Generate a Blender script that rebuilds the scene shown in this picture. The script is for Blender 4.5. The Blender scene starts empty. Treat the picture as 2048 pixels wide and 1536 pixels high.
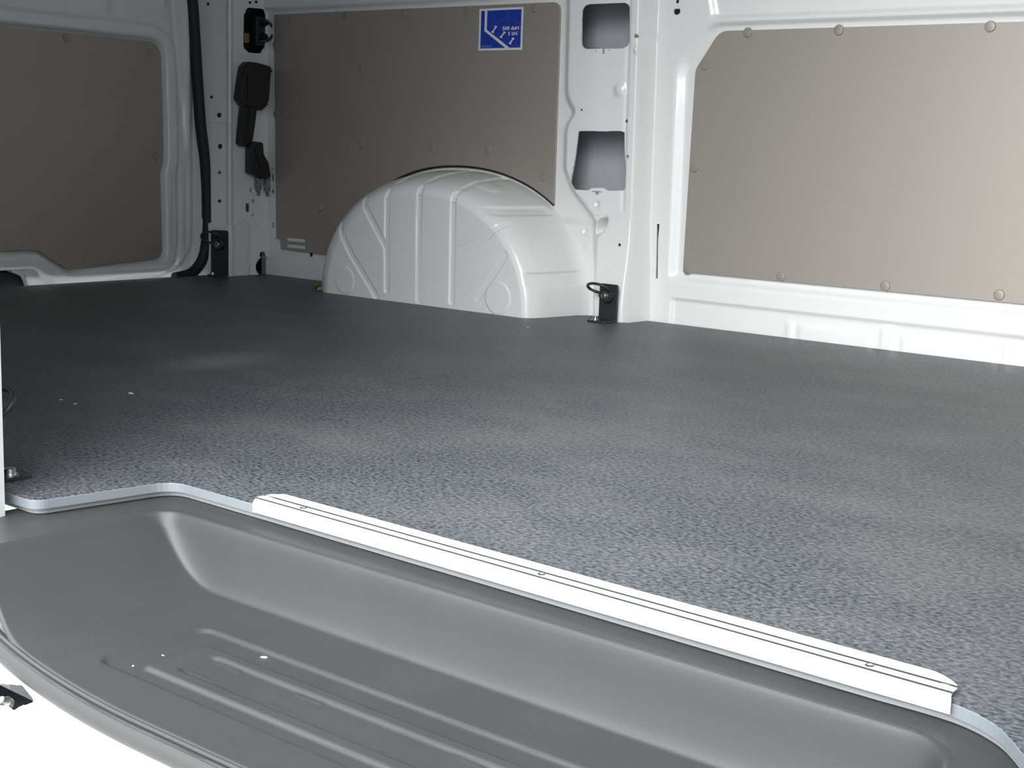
import bpy, bmesh, math, random
import numpy as np
from mathutils import Matrix, Vector

random.seed(7)
S = bpy.context.scene
COL = S.collection

# ------------------------------------------------------------------ camera, sky, exposure
CAM_POS = (0.0, 0.0, 0.335)
CAM_ROWS = [[0.7737545, 0.6326271, 0.0329698], [0.1299042, -0.107514, -0.9856803], [-0.6200233, 0.7669574, -0.1653703]]      # right, down, forward
cam_d = bpy.data.cameras.new('camera')
cam_d.sensor_width = 36.0
cam_d.lens = 2800.11 / 2048.0 * 36.0
cam_d.clip_start = 0.01
cam = bpy.data.objects.new('camera', cam_d)
COL.objects.link(cam)
r_, d_, f_ = [Vector(v) for v in CAM_ROWS]
m3 = Matrix((r_, -d_, -f_)).transposed()
cam.matrix_world = Matrix.Translation(CAM_POS) @ m3.to_4x4()
S.camera = cam

SKY = 1.7
w = bpy.data.worlds.new('overcast_sky')
S.world = w
w.use_nodes = True
wb = w.node_tree.nodes['Background']
# standard overcast sky: zenith three times as bright as the horizon
wt = w.node_tree
gco = wt.nodes.new('ShaderNodeTexCoord')
gsp = wt.nodes.new('ShaderNodeSeparateXYZ')
gmr = wt.nodes.new('ShaderNodeMapRange')
gmr.inputs['From Min'].default_value = 0.0; gmr.inputs['From Max'].default_value = 1.0
gmr.inputs['To Min'].default_value = SKY/3; gmr.inputs['To Max'].default_value = SKY
wt.links.new(gco.outputs['Generated'], gsp.inputs[0])
wt.links.new(gsp.outputs['Z'], gmr.inputs['Value'])
wt.links.new(gmr.outputs['Result'], wb.inputs[1])
wb.inputs[0].default_value = (0.88, 0.945, 1.0, 1)
# hazy sun behind thin cloud, low behind the photographer: a very wide, soft disc
sun_d = bpy.data.lights.new('hazy_sun', 'SUN')
sun_d.energy = 2.45
sun_d.angle = math.radians(65)
sun_d.color = (1.0, 0.985, 0.96)
sun = bpy.data.objects.new('hazy_sun', sun_d)
COL.objects.link(sun)
sun.location = (1, -4, 2)
sun.rotation_euler = Vector((-0.17, 0.80, -0.57)).to_track_quat('-Z', 'Y').to_euler()
S.view_settings.view_transform = 'Standard'
S.view_settings.look = 'None'
S.view_settings.gamma = 1.0
S.view_settings.use_curve_mapping = False
S.view_settings.exposure = 2.06

# ------------------------------------------------------------------ materials
def mat(name, col, rough=0.5, metal=0.0, coat=0.0, spec=0.5):
    m = bpy.data.materials.new(name)
    m.use_nodes = True
    b = m.node_tree.nodes['Principled BSDF']
    b.inputs['Base Color'].default_value = (*col, 1)
    b.inputs['Roughness'].default_value = rough
    b.inputs['Metallic'].default_value = metal
    b.inputs['Specular IOR Level'].default_value = spec
    if coat:
        b.inputs['Coat Weight'].default_value = coat
        b.inputs['Coat Roughness'].default_value = 0.06
    return m

def N(m, kind, **kw):
    n = m.node_tree.nodes.new(kind)
    for k, v in kw.items():
        if k in n.inputs: n.inputs[k].default_value = v
        else: setattr(n, k, v)
    return n

def L(m, a, b): m.node_tree.links.new(a, b)

def coords(m, scale=(1, 1, 1), rotz=0):
    t = N(m, 'ShaderNodeTexCoord')
    mp = N(m, 'ShaderNodeMapping')
    mp.inputs['Scale'].default_value = scale
    mp.inputs['Rotation'].default_value = (0, 0, rotz)
    L(m, t.outputs['Object'], mp.inputs['Vector'])
    return mp.outputs['Vector']

def noise_mix(m, c1, c2, scale, detail=3, vec=None, lo=0.35, hi=0.65, rough=0.5):
    """base colour = noise between c1 and c2"""
    b = m.node_tree.nodes['Principled BSDF']
    n = N(m, 'ShaderNodeTexNoise', Scale=scale, Detail=detail, Roughness=rough)
    L(m, vec or coords(m), n.inputs['Vector'])
    r = N(m, 'ShaderNodeValToRGB')
    r.color_ramp.elements[0].position = lo
    r.color_ramp.elements[1].position = hi
    r.color_ramp.elements[0].color = (*c1, 1)
    r.color_ramp.elements[1].color = (*c2, 1)
    L(m, n.outputs['Fac'], r.inputs['Fac'])
    L(m, r.outputs['Color'], b.inputs['Base Color'])
    return r, n

def bump(m, scale, strength, dist=0.001, vec=None, detail=2, kind='noise'):
    b = m.node_tree.nodes['Principled BSDF']
    if kind == 'noise':
        n = N(m, 'ShaderNodeTexNoise', Scale=scale, Detail=detail)
        out = n.outputs['Fac']
    else:
        n = N(m, 'ShaderNodeTexVoronoi', Scale=scale)
        out = n.outputs['Distance']
    L(m, vec or coords(m), n.inputs['Vector'])
    bp = N(m, 'ShaderNodeBump', Strength=strength, Distance=dist)
    L(m, out, bp.inputs['Height'])
    L(m, bp.outputs['Normal'], b.inputs['Normal'])

PAINT = mat('white_body_paint', (0.74, 0.76, 0.755), 0.30, coat=0.6)
bump(PAINT, 60, 0.03, 0.0006)
INNER = mat('grey_primer_paint', (0.44, 0.45, 0.49), 0.5)
bump(INNER, 40, 0.05)

BOARD = mat('taupe_lining_board', (0.36, 0.335, 0.305), 0.50, 0.45, spec=0.5)
v = coords(BOARD, (60, 60, 900))
noise_mix(BOARD, (0.365, 0.337, 0.305), (0.395, 0.366, 0.334), 6.0, 4, v)
bump(BOARD, 5.0, 0.10, 0.0004, coords(BOARD, (80, 80, 700)))
BOARD_EDGE = BOARD
CAP = mat('taupe_plastic_cap', (0.34, 0.312, 0.28), 0.52, 0.45)
bump(CAP, 300, 0.05, 0.0003)

FLOOR = mat('charcoal_antislip_sheet', (0.08, 0.085, 0.09), 0.45, spec=0.5)
rmp, nz = noise_mix(FLOOR, (0.014, 0.016, 0.020), (0.108, 0.119, 0.130), 205, 3, coords(FLOOR, (1.0, 1.25, 1), 0.5), 0.37, 0.64, 0.6)
# large soft dust patches + one wiped smear, mixed over the speckle
b = FLOOR.node_tree.nodes['Principled BSDF']
n2 = N(FLOOR, 'ShaderNodeTexNoise', Scale=4.5, Detail=4, Roughness=0.65)
L(FLOOR, coords(FLOOR, (1, 1.6, 1), 0.5), n2.inputs['Vector'])
mr = N(FLOOR, 'ShaderNodeMapRange')
mr.inputs['From Min'].default_value = 0.42; mr.inputs['From Max'].default_value = 0.75
mr.inputs['To Min'].default_value = 0.0; mr.inputs['To Max'].default_value = 0.22
L(FLOOR, n2.outputs['Fac'], mr.inputs['Value'])
# the smear: distance to a streak in floor coordinates
tc = N(FLOOR, 'ShaderNodeTexCoord')
mp = N(FLOOR, 'ShaderNodeMapping', vector_type='TEXTURE')
SM = [(-1.6969, 1.5012), (-1.6701, 1.2290)]
sx, sy = (SM[0][0]+SM[1][0])/2, (SM[0][1]+SM[1][1])/2
sl = math.hypot(SM[0][0]-SM[1][0], SM[0][1]-SM[1][1]) / 2
mp.inputs['Location'].default_value = (sx, sy, 0)
mp.inputs['Rotation'].default_value = (0, 0, math.atan2(SM[0][1]-SM[1][1], SM[0][0]-SM[1][0]))
mp.inputs['Scale'].default_value = (sl*1.15, 0.085, 1)
L(FLOOR, tc.outputs['Object'], mp.inputs['Vector'])
ln = N(FLOOR, 'ShaderNodeVectorMath', operation='LENGTH')
L(FLOOR, mp.outputs['Vector'], ln.inputs[0])
ms = N(FLOOR, 'ShaderNodeMapRange')
ms.inputs['From Min'].default_value = 1.0; ms.inputs['From Max'].default_value = 0.2
ms.inputs['To Min'].default_value = 0.0; ms.inputs['To Max'].default_value = 0.45
L(FLOOR, ln.outputs['Value'], ms.inputs['Value'])
mx = N(FLOOR, 'ShaderNodeMath', operation='MAXIMUM')
L(FLOOR, mr.outputs['Result'], mx.inputs[0]); L(FLOOR, ms.outputs['Result'], mx.inputs[1])
mc = N(FLOOR, 'ShaderNodeMixRGB')
mc.inputs['Color2'].default_value = (0.22, 0.215, 0.20, 1)
L(FLOOR, mx.outputs[0], mc.inputs['Fac'])
L(FLOOR, rmp.outputs['Color'], mc.inputs['Color1'])
L(FLOOR, mc.outputs['Color'], b.inputs['Base Color'])
bump(FLOOR, 205, 1.0, 0.0018, coords(FLOOR, (1.0, 1.25, 1), 0.5), 2)
FLOOR_EDGE = mat('grey_floor_edge', (0.135, 0.148, 0.16), 0.45)
bump(FLOOR_EDGE, 3, 0.08, 0.0005, coords(FLOOR_EDGE, (20, 20, 900)))
SPACER = mat('light_grey_spacer', (0.22, 0.23, 0.235), 0.5)
bump(SPACER, 80, 0.05, 0.0004)

TRAY = mat('dark_grained_plastic', (0.085, 0.086, 0.09), 0.45, spec=0.3)
noise_mix(TRAY, (0.034, 0.0335, 0.0345), (0.0365, 0.036, 0.037), 12, 2)
bump(TRAY, 900, 0.22, 0.0004, None, 2)
ALU = mat('brushed_aluminium', (0.62, 0.62, 0.615), 0.42, 0.15)
bump(ALU, 4, 0.06, 0.0003, coords(ALU, (10, 900, 900)))
GROOVE = mat('dark_groove_grey', (0.02, 0.02, 0.02), 0.7, 0.0)
bump(GROOVE, 200, 0.05, 0.0002)
RUBBER = mat('black_rubber', (0.012, 0.012, 0.014), 0.6)
bump(RUBBER, 300, 0.1, 0.0004)
RUBBER_GREY = mat('grey_sill_rubber', (0.027, 0.0255, 0.0245), 0.6)
bump(RUBBER_GREY, 250, 0.08, 0.0004)
BLACKP = mat('black_plastic', (0.010, 0.010, 0.012), 0.38)
bump(BLACKP, 400, 0.1, 0.0003)
BLACKM = mat('black_coated_steel', (0.022, 0.024, 0.027), 0.42)
bump(BLACKM, 500, 0.1, 0.0003)
CHROME = mat('zinc_bolt_metal', (0.75, 0.75, 0.74), 0.22, 1.0)
bump(CHROME, 200, 0.05, 0.0002)
DARKBOLT = mat('dark_bolt_metal', (0.22, 0.21, 0.20), 0.32, 0.85)
bump(DARKBOLT, 200, 0.05, 0.0002)
CLIP = mat('brown_grey_clip_plastic', (0.20, 0.19, 0.18), 0.5)
noise_mix(CLIP, (0.09, 0.085, 0.08), (0.32, 0.32, 0.32), 160, 2)
FELT = mat('grey_headliner_felt', (0.14, 0.14, 0.145), 0.9)  # dark finish given to the unseen roof to cut bounced light
bump(FELT, 300, 0.2, 0.001)
AMBER = mat('amber_sealant', (0.32, 0.20, 0.08), 0.5)
bump(AMBER, 90, 0.1, 0.0005)
SBLUE = mat('sticker_blue', (0.008, 0.040, 0.36), 0.35)
bump(SBLUE, 500, 0.03, 0.0002)
SWHITE = mat('sticker_white', (0.72, 0.73, 0.77), 0.4)
bump(SWHITE, 500, 0.03, 0.0002)
SMID = mat('sticker_mid_blue', (0.14, 0.20, 0.52), 0.4)
bump(SMID, 500, 0.03, 0.0002)
SPALE = mat('sticker_pale_line', (0.03, 0.09, 0.45), 0.4)
bump(SPALE, 500, 0.03, 0.0002)
GROUND = mat('grey_asphalt_yard', (0.22, 0.22, 0.22), 0.85)
noise_mix(GROUND, (0.18, 0.18, 0.18), (0.26, 0.26, 0.26), 6, 5)
CHIPM = mat('pale_wood_chip', (0.62, 0.58, 0.50), 0.7)
bump(CHIPM, 900, 0.2, 0.0004)

# ------------------------------------------------------------------ helpers
def link(o, parent=None):
    COL.objects.link(o)
    if parent: o.parent = parent
    return o

def obj(name, verts, faces, m, parent=None, smooth=False, bevel=0, angle=None):
    me = bpy.data.meshes.new(name)
    me.from_pydata([tuple(map(float, v)) for v in verts], [], faces)
    bm = bmesh.new(); bm.from_mesh(me)
    bmesh.ops.recalc_face_normals(bm, faces=bm.faces)
    bm.to_mesh(me); bm.free()
    me.materials.append(m)
    if smooth:
        me.polygons.foreach_set('use_smooth', [True]*len(me.polygons))
        if angle: me.set_sharp_from_angle(angle=math.radians(angle))
    o = link(bpy.data.objects.new(name, me), parent)
    if bevel:
        md = o.modifiers.new('edge', 'BEVEL'); md.width = bevel; md.segments = 2
        md.limit_method = 'ANGLE'; md.angle_limit = math.radians(50)
    return o

def empty(name, loc=(0, 0, 0), rotz=0):
    o = bpy.data.objects.new(name, None)
    o.empty_display_size = 0.05
    o.location = loc; o.rotation_euler = (0, 0, rotz)
    return link(o)

def tag(o, label, cat, group=None):
    o['label'] = label; o['category'] = cat
    if group: o['group'] = group
    return o

def struct(o, label, cat):
    o['kind'] = 'structure'
    return tag(o, label, cat)

def fillet(pts, rad, n=6):
    """round the corners of a closed 2-D polygon; rad = one radius or a list"""
    out = []; k = len(pts)
    for i in range(k):
        r = rad[i] if isinstance(rad, (list, tuple)) else rad
        p = np.array(pts[i], float); a = np.array(pts[i-1], float); c = np.array(pts[(i+1) % k], float)
        if r <= 0: out.append(tuple(p)); continue
        u = a-p; lu = np.linalg.norm(u); u /= lu
        q = c-p; lq = np.linalg.norm(q); q /= lq
        ang = math.acos(max(-1, min(1, float(u@q))))
        if abs(math.pi-ang) < 0.02: out.append(tuple(p)); continue
        t = min(r/math.tan(ang/2), lu*.49, lq*.49)
        p0 = p+u*t; p1 = p+q*t
        for j in range(n+1):
            s = j/n
            out.append(tuple((1-s)**2*p0 + 2*s*(1-s)*p + s*s*p1))
    return out

def catmull(pts, n=8, closed=False):
    P = [np.array(p, float) for p in pts]; out = []
    k = len(P); segs = k if closed else k-1
    for i in range(segs):
        if closed: a, b_, c, d = P[i-1], P[i], P[(i+1) % k], P[(i+2) % k]
        else: a, b_, c, d = P[max(i-1, 0)], P[i], P[i+1], P[min(i+2, k-1)]
        for j in range(n):
            t = j/n
            out.append(0.5*((2*b_)+(c-a)*t+(2*a-5*b_+4*c-d)*t*t+(3*b_-a-3*c+d)*t**3))
    if not closed: out.append(P[-1])
    return out

def sdf(poly, X, Y):
    """signed distance (negative inside) and nearest boundary point"""
    P = np.array(poly, float)
    best = np.full(X.shape, 1e9); nx = np.zeros_like(X); ny = np.zeros_like(X)
    ins = np.zeros(X.shape, bool)
    for i in range(len(P)):
        ax, ay = P[i-1]; bx, by = P[i]
        dx, dy = bx-ax, by-ay
        l2 = dx*dx+dy*dy
        if l2 < 1e-14: continue
        t = np.clip(((X-ax)*dx+(Y-ay)*dy)/l2, 0, 1)
        qx, qy = ax+t*dx, ay+t*dy
        d = np.hypot(X-qx, Y-qy)
        m = d < best
        best = np.where(m, d, best); nx = np.where(m, qx, nx); ny = np.where(m, qy, ny)
        if ay != by:
            c = ((ay > Y) != (by > Y)) & (X < (bx-ax)*(Y-ay)/(by-ay)+ax)
            ins ^= c
    return np.where(ins, -best, best), nx, ny

def sm(t):
    t = np.clip(t, 0, 1)
    return t*t*(3-2*t)

def lines(a, b, step, fine=()):
    """grid lines from a to b, finer inside the given (lo, hi, step) ranges"""
    out = [a]; x = a
    while x < b-1e-9:
        s = step(x) if callable(step) else step
        for lo, hi, fs in fine:
            if lo-s*0.5 <= x < hi: s = min(s, fs)
        x = min(x+s, b)
        out.append(x)
    if len(out) > 2 and out[-1]-out[-2] < 2e-4: out.pop(-2)
    return np.array(out)

def sheet(name, us, vs, pos, depth, m, parent=None, holes=(), rim=0.003, warp=None):
    """pressed sheet: grid over (u, v) lifted by depth(u, v); holes are clean cut-outs with a rim"""
    U, V = np.meshgrid(us, vs, indexing='ij')
    U = U.copy(); V = V.copy()
    nu, nv = U.shape
    su = np.gradient(us); sv = np.gradient(vs)
    loc = np.minimum.outer(su, sv)
    for h in holes:
        P = np.array(h)
        lo = P.min(0)-.02; hi = P.max(0)+.02
        i0, i1 = np.searchsorted(us, [lo[0], hi[0]]); j0, j1 = np.searchsorted(vs, [lo[1], hi[1]])
        if i1 <= i0 or j1 <= j0: continue
        s, nx, ny = sdf(h, U[i0:i1, j0:j1], V[i0:i1, j0:j1])
        k = np.abs(s) < 0.55*loc[i0:i1, j0:j1]
        U[i0:i1, j0:j1] = np.where(k, nx, U[i0:i1, j0:j1])
        V[i0:i1, j0:j1] = np.where(k, ny, V[i0:i1, j0:j1])
    keep = np.ones((nu-1, nv-1), bool)
    cu = (U[:-1, :-1]+U[1:, :-1]+U[:-1, 1:]+U[1:, 1:])/4
    cv = (V[:-1, :-1]+V[1:, :-1]+V[:-1, 1:]+V[1:, 1:])/4
    for h in holes:
        P = np.array(h); lo = P.min(0); hi = P.max(0)
        k = (cu > lo[0]) & (cu < hi[0]) & (cv > lo[1]) & (cv < hi[1])
        if k.any():
            idx = np.where(k)
            s, _, _ = sdf(h, cu[idx], cv[idx])
            keep[idx] &= ~(s < 0)
    A, B = warp(U, V) if warp else (U, V)
    X, Y, Z = pos(A, B, depth(A, B))
    co = np.stack([X, Y, Z], -1).reshape(-1, 3)
    I = np.arange(nu*nv).reshape(nu, nv)
    q = np.stack([I[:-1, :-1], I[1:, :-1], I[1:, 1:], I[:-1, 1:]], -1)[keep]
    ex_v = []; ex_f = []
    base = nu*nv
    for h in holes:
        if rim <= 0: break
        H = np.array(h); a, b_ = H[:, 0], H[:, 1]
        d0 = depth(a, b_)
        p0 = np.stack(pos(a, b_, d0), -1); p1 = np.stack(pos(a, b_, d0-rim), -1)
        n = len(H); o0 = base+len(ex_v)
        ex_v += list(p0)+list(p1)
        for i in range(n):
            j = (i+1) % n
            ex_f.append((o0+i, o0+j, o0+n+j, o0+n+i))
    if ex_v: co = np.vstack([co, np.array(ex_v)])
    me = bpy.data.meshes.new(name)
    fl_ = q.tolist()+[list(f) for f in ex_f]
    me.from_pydata(co.tolist(), [], fl_)
    me.polygons.foreach_set('use_smooth', [True]*len(fl_))
    me.materials.append(m)
    return link(bpy.data.objects.new(name, me), parent)

def plate(name, poly, place, thick, m, parent=None, bevel=0.0008, edge=None):
    """polygon extruded by its thickness; place(a, b, d) -> xyz"""
    n = len(poly)
    vs = [place(a, b, thick) for a, b in poly]+[place(a, b, 0) for a, b in poly]
    fs = [tuple(range(n)), tuple(range(2*n-1, n-1, -1))]
    fs += [(i, (i+1) % n, n+(i+1) % n, n+i) for i in range(n)]
    o = obj(name, vs, fs, m, parent, bevel=bevel)
    if edge:
        o.data.materials.append(edge)
        for p in o.data.polygons:
            if len(p.vertices) == 4: p.material_index = 1
    return o

def tube(name, pts, r, m, parent=None, sides=12, closed=False, squash=None):
    P = [np.array(p, float) for p in pts]; n = len(P)
    vs = []; fs = []
    up = np.array([0.13, 0.21, 0.97]); prev = None
    for i in range(n):
        if closed: t = P[(i+1) % n]-P[i-1]
        else: t = P[min(i+1, n-1)]-P[max(i-1, 0)]
        t /= np.linalg.norm(t)
        a = prev if prev is not None else up
        a = a-t*(a@t); a /= np.linalg.norm(a); prev = a
        b_ = np.cross(t, a)
        rr = r(i/(n-1)) if callable(r) else r
        for k in range(sides):
            th = 2*math.pi*k/sides
            vs.append(P[i]+rr*(math.cos(th)*a+math.sin(th)*b_))
    for i in range(n if closed else n-1):
        j = (i+1) % n
        for k in range(sides):
            l = (k+1) % sides
            fs.append((i*sides+k, i*sides+l, j*sides+l, j*sides+k))
    if not closed:
        fs.append(tuple(range(sides))); fs.append(tuple(range((n-1)*sides, n*sides)))
    return obj(name, vs, fs, m, parent, smooth=True, angle=60)

def lathe(name, prof, m, parent=None, n=20, axis='Z'):
    """prof = (radius, height) list, first and last closed by caps"""
    vs = []; fs = []
    for r, h in prof:
        for k in range(n):
            t = 2*math.pi*k/n
            p = (r*math.cos(t), r*math.sin(t), h)
            if axis == 'Y': p = (p[0], -p[2], p[1])      # grows towards -Y
            if axis == 'X': p = (p[2], p[0], p[1])
            vs.append(p)
    for i in range(len(prof)-1):
        for k in range(n):
            l = (k+1) % n
            fs.append((i*n+k, i*n+l, (i+1)*n+l, (i+1)*n+k))
    fs.append(tuple(range(n))); fs.append(tuple(range((len(prof)-1)*n, len(prof)*n)))
    return obj(name, vs, fs, m, parent, smooth=True, angle=35)

def box(name, lo, hi, m, parent=None, bevel=0.0):
    (a, b_, c), (d, e, f) = lo, hi
    vs = [(a, b_, c), (d, b_, c), (d, e, c), (a, e, c), (a, b_, f), (d, b_, f), (d, e, f), (a, e, f)]
    fs = [(0, 3, 2, 1), (4, 5, 6, 7), (0, 1, 5, 4), (1, 2, 6, 5), (2, 3, 7, 6), (3, 0, 4, 7)]
    return obj(name, vs, fs, m, parent, bevel=bevel)

def circle(cx, cy, rx, ry=None, n=16, rot=0):
    ry = ry or rx
    return [(cx+rx*math.cos(t)*math.cos(rot)-ry*math.sin(t)*math.sin(rot), cy+rx*math.cos(t)*math.sin(rot)+ry*math.sin(t)*math.cos(rot))
            for t in [2*math.pi*i/n for i in range(n)]]

def rrect(cx, cy, w_, h_, r, n=4):
    return fillet([(cx-w_/2, cy-h_/2), (cx+w_/2, cy-h_/2), (cx+w_/2, cy+h_/2), (cx-w_/2, cy+h_/2)], r, n)

def fines(holes, ax):
    out = []
    for h in holes:
        P = np.array(h)[:, ax]; w_ = P.max()-P.min()
        out.append((P.min()-.004, P.max()+.004, max(.0009, min(.004, w_/7))))
    return out

# ================================================================== THE BODY SHELL
YW = 2.385                      # plane of the far side wall
# ---------- far side wall, a pressed steel sheet with pillar, recess and sill
panel_r = fillet([(-1.503, .1035), (-.52, .1035), (-.52, .572), (-1.448, .572), (-1.4985, .500)], [.012, .02, .03, .035, .03], 6)
rec_in = fillet([(-1.509, .0965), (-.513, .0965), (-.513, .579), (-1.451, .579), (-1.506, .503)], [.012, .02, .03, .035, .03], 6)
rec_out = fillet([(-1.538, .082), (-.485, .082), (-.485, .590), (-1.475, .590), (-1.549, .515), (-1.541, .250)], [.02, .03, .03, .07, .08, .05], 8)
SILL_LINE = [(-1.5275, 0.0515), (-0.8128, 0.0497)]

hole_a = fillet([(-1.7430, 0.6275), (-1.6280, 0.6270), (-1.6218, 0.5386), (-1.7398, 0.5398)], [.020, .014, .022, .017], 8)
hole_b = fillet([(-1.7390, 0.3760), (-1.6260, 0.3780), (-1.6233, 0.3308), (-1.6173, 0.3092), (-1.6170, 0.2606), (-1.6574, 0.2578), (-1.6689, 0.2634), (-1.6989, 0.2621), (-1.7087, 0.2566), (-1.7432, 0.2571), (-1.7542, 0.2700), (-1.7451, 0.3192)], [.005, .006, .01, .01, .010, .006, .004, .004, .006, .010, .006, .01], 5)
small = [rrect(*[(-1.6847, 0.5349)][0], .0048, .012, .0018), circle(*[(-1.6077, 0.5623)][0], .0042), circle(*[(-1.7335, 0.4183)][0], .0026),
         circle(*[(-1.6223, 0.3977)][0], .0036), circle(*[(-1.6147, 0.3281)][0], .0036), circle(*[(-1.6188, 0.1518)][0], .0034),
         rrect(*[(-1.6859, 0.2551)][0], .022, .0026, .0009), rrect(*[(-1.6857, 0.2515)][0], .0075, .005, .0012), circle(*[(-1.5443, 0.6302)][0], .0037),
         rrect(*[(-1.5443, 0.6112)][0], .0150, .0112, .0052), circle(*[(-1.7045, 0.5352)][0], .0016, n=10), circle(*[(-1.6700, 0.5356)][0], .0016, n=10),
         fillet([(-1.5663, 0.1978), (-1.5602, 0.1961), (-1.5618, 0.1639), (-1.5600, 0.1237), (-1.5584, 0.0853), (-1.5626, 0.0860), (-1.5636, 0.1234), (-1.5654, 0.1637)], .0008, 2),
         circle(*[(-2.5746, 0.0615)][0], .0065), circle(*[(-2.7197, 0.2658)][0], .0035), rrect(*[(-2.7186, 0.2435)][0], .008, .017, .001), circle(*[(-2.7165, 0.2098)][0], .0045), rrect(*[(-2.7159, 0.1258)][0], .006, .014, .001)]
wall_holes = [hole_a, hole_b]+small
PIT = [(-1.6713, 0.1866)][0]        # deep pressed pocket beside the seam
ARCH_FOOT = -1.705

def xl_pillar(z):
    x = np.interp(z, [-.02, .05, .16, .195, .262, .30, .62, .7], [-1.694, -1.700, -1.714, -1.718, -1.788, -1.806, -1.813, -1.813])
    return x+.020*np.exp(-((z-.415)/.022)**2)

def wall_depth(x, z):
    p = np.zeros_like(x)
    # recess of the front lining panel
    so, _, _ = sdf(rec_out, x, z); si, _, _ = sdf(rec_in, x, z)
    t = np.where(so < 0, np.clip(-so/np.maximum(-so+np.maximum(si, 0), 1e-6), 0, 1), 0)
    p += -.012*sm(np.minimum(t*1.15, 1))
    # upper area above the front panel steps back a little
    up = sm((z-.592)/.012)*sm((x+1.470+.25*(z-.6))/.02)
    p += -.010*up
    # ledge line and embossed ribs in the sill under the front panel
    zl = np.interp(x, [SILL_LINE[0][0], SILL_LINE[1][0]], [SILL_LINE[0][1], SILL_LINE[1][1]])
    p += -.007*sm((zl-z)/.006)*sm((x+1.528)/.012)
    for xa, xb, za in RIBS:
        e = np.minimum.reduce([x-xa, xb-x, za-z])
        p += .0035*sm(e/.004)
    # left part: level of the middle panel seat, rail above it
    lft = sm((-1.66-x)/.01)
    L0 = .008+.010*sm((.20-z)/.02)*sm((x+1.90)/.03)
    rail = .012*sm((z-.650)/.006)*sm((-1.80-x)/.02)
    L0 = L0+rail
    # pillar
    lvl = .045+.030*sm((.205-z)/.20)+.003*sm((.207-z)/.003)
    xl = xl_pillar(z)
    upl = sm((x-xl)/(.042))
    xr = np.interp(z, [0, .1, .2, .6, 1.2], [-1.590, -1.595, -1.601, -1.607, -1.612])
    dn = 1-sm((x-xr)/.021)
    left = L0+(lvl-L0)*upl
    pil = np.where(x < -1.65, left, lvl*dn)
    p = np.where(x < xr+.022, np.where(x < -1.65, left, np.maximum(pil, 0)+p*(1-dn)), p)
    # dimples and beads on the pillar
    for (bx, bz), r, h in BUMPS:
        p += h*np.exp(-(((x-bx)**2+(z-bz)**2)/r**2)**2)
    # second shallow bead running along the inner pillar edge
    p += -.0025*np.exp(-((x-(xr-.020))/.005)**2)*sm((z-.215)/.01)
    # pocket
    dx, dz = x-PIT[0], z-PIT[1]
    a = (dx*.75+dz*-.55); b_ = (dx*.55+dz*.75)
    p += -.040*np.exp(-((a/.008)**2+(b_/.017)**2)**2)
    # lean of the upper body side
    p += .16*np.clip((z-.75)/.76, 0, 1)**2
    return p

RIBS = [(-1.267, -1.249, .030), (-1.075, -1.045, .040), (-1.035, -.86, .030), (-1.24, -1.09, .026), (-.85, -.835, .035)]
BUMPS = [([(-1.6402, 0.4583)][0], .012, .005), ([(-1.5945, 0.5601)][0], .010, -.004), ([(-1.6880, 0.1997)][0], .006, .002), ([(-1.6026, 0.5354)][0], .008, .003),
         ([(-1.6846, 0.2303)][0], .006, -.004), ([(-1.7331, 0.1720)][0], .005, -.005), ([(-1.7251, 0.1414)][0], .008, .002)]

us = lines(-2.742, .20, lambda x: .0045 if x < -.75 else .03, fines(wall_holes, 0)+[(-1.63, -1.57, .0018), (-1.79, -1.66, .003), (-1.56, -1.49, .003)])
vs = lines(-.03, 1.51, lambda z: .0045 if z < .68 else .025, fines(wall_holes, 1))
wall_back = sheet('wall_back', us, vs, lambda x, z, d: (x, YW-d, z), wall_depth, PAINT, None, wall_holes)
struct(wall_back, 'white pressed steel side wall of the van with a punched pillar', 'wall')
box('outer_skin', (-2.95, 2.455, -.12), (.30, 2.47, 1.53), INNER, wall_back)
box('sill_closing', (-2.95, 2.36, -.06), (.30, 2.455, -.035), INNER, wall_back)

# ---------- rear corner pillar
DA = np.array([-2.835, 2.215]); DB_ = np.array([-2.745, 2.262]); DC = np.array([-2.737, 2.395])
l1 = float(np.linalg.norm(DB_-DA)); l2 = float(np.linalg.norm(DC-DB_))
n1 = np.array([(DB_-DA)[1], -(DB_-DA)[0]])/l1; n2_ = np.array([(DC-DB_)[1], -(DC-DB_)[0]])/l2

def dpos(u, z, d):
    k = sm((u-(l1-.008))/.016)
    t1 = np.clip(u, None, l1); t2 = np.clip(u-l1, 0, None)
    # rounded corner: blend of the two straight runs
    ax = DA[0]+(DB_-DA)[0]*u/l1; ay = DA[1]+(DB_-DA)[1]*u/l1
    bx = DB_[0]+(DC-DB_)[0]*(u-l1)/l2; by = DB_[1]+(DC-DB_)[1]*(u-l1)/l2
    x = ax*(1-k)+bx*k; y = ay*(1-k)+by*k
    nx = n1[0]*(1-k)+n2_[0]*k; ny = n1[1]*(1-k)+n2_[1]*k
    return x+nx*d, y+ny*d, z

def dmap(q, d=0.0):
    r = dpos(np.array([q[0]]), np.array([q[1]]), np.array([d]))
    return (float(r[0][0]), float(r[1][0]), float(r[2][0]))

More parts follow.
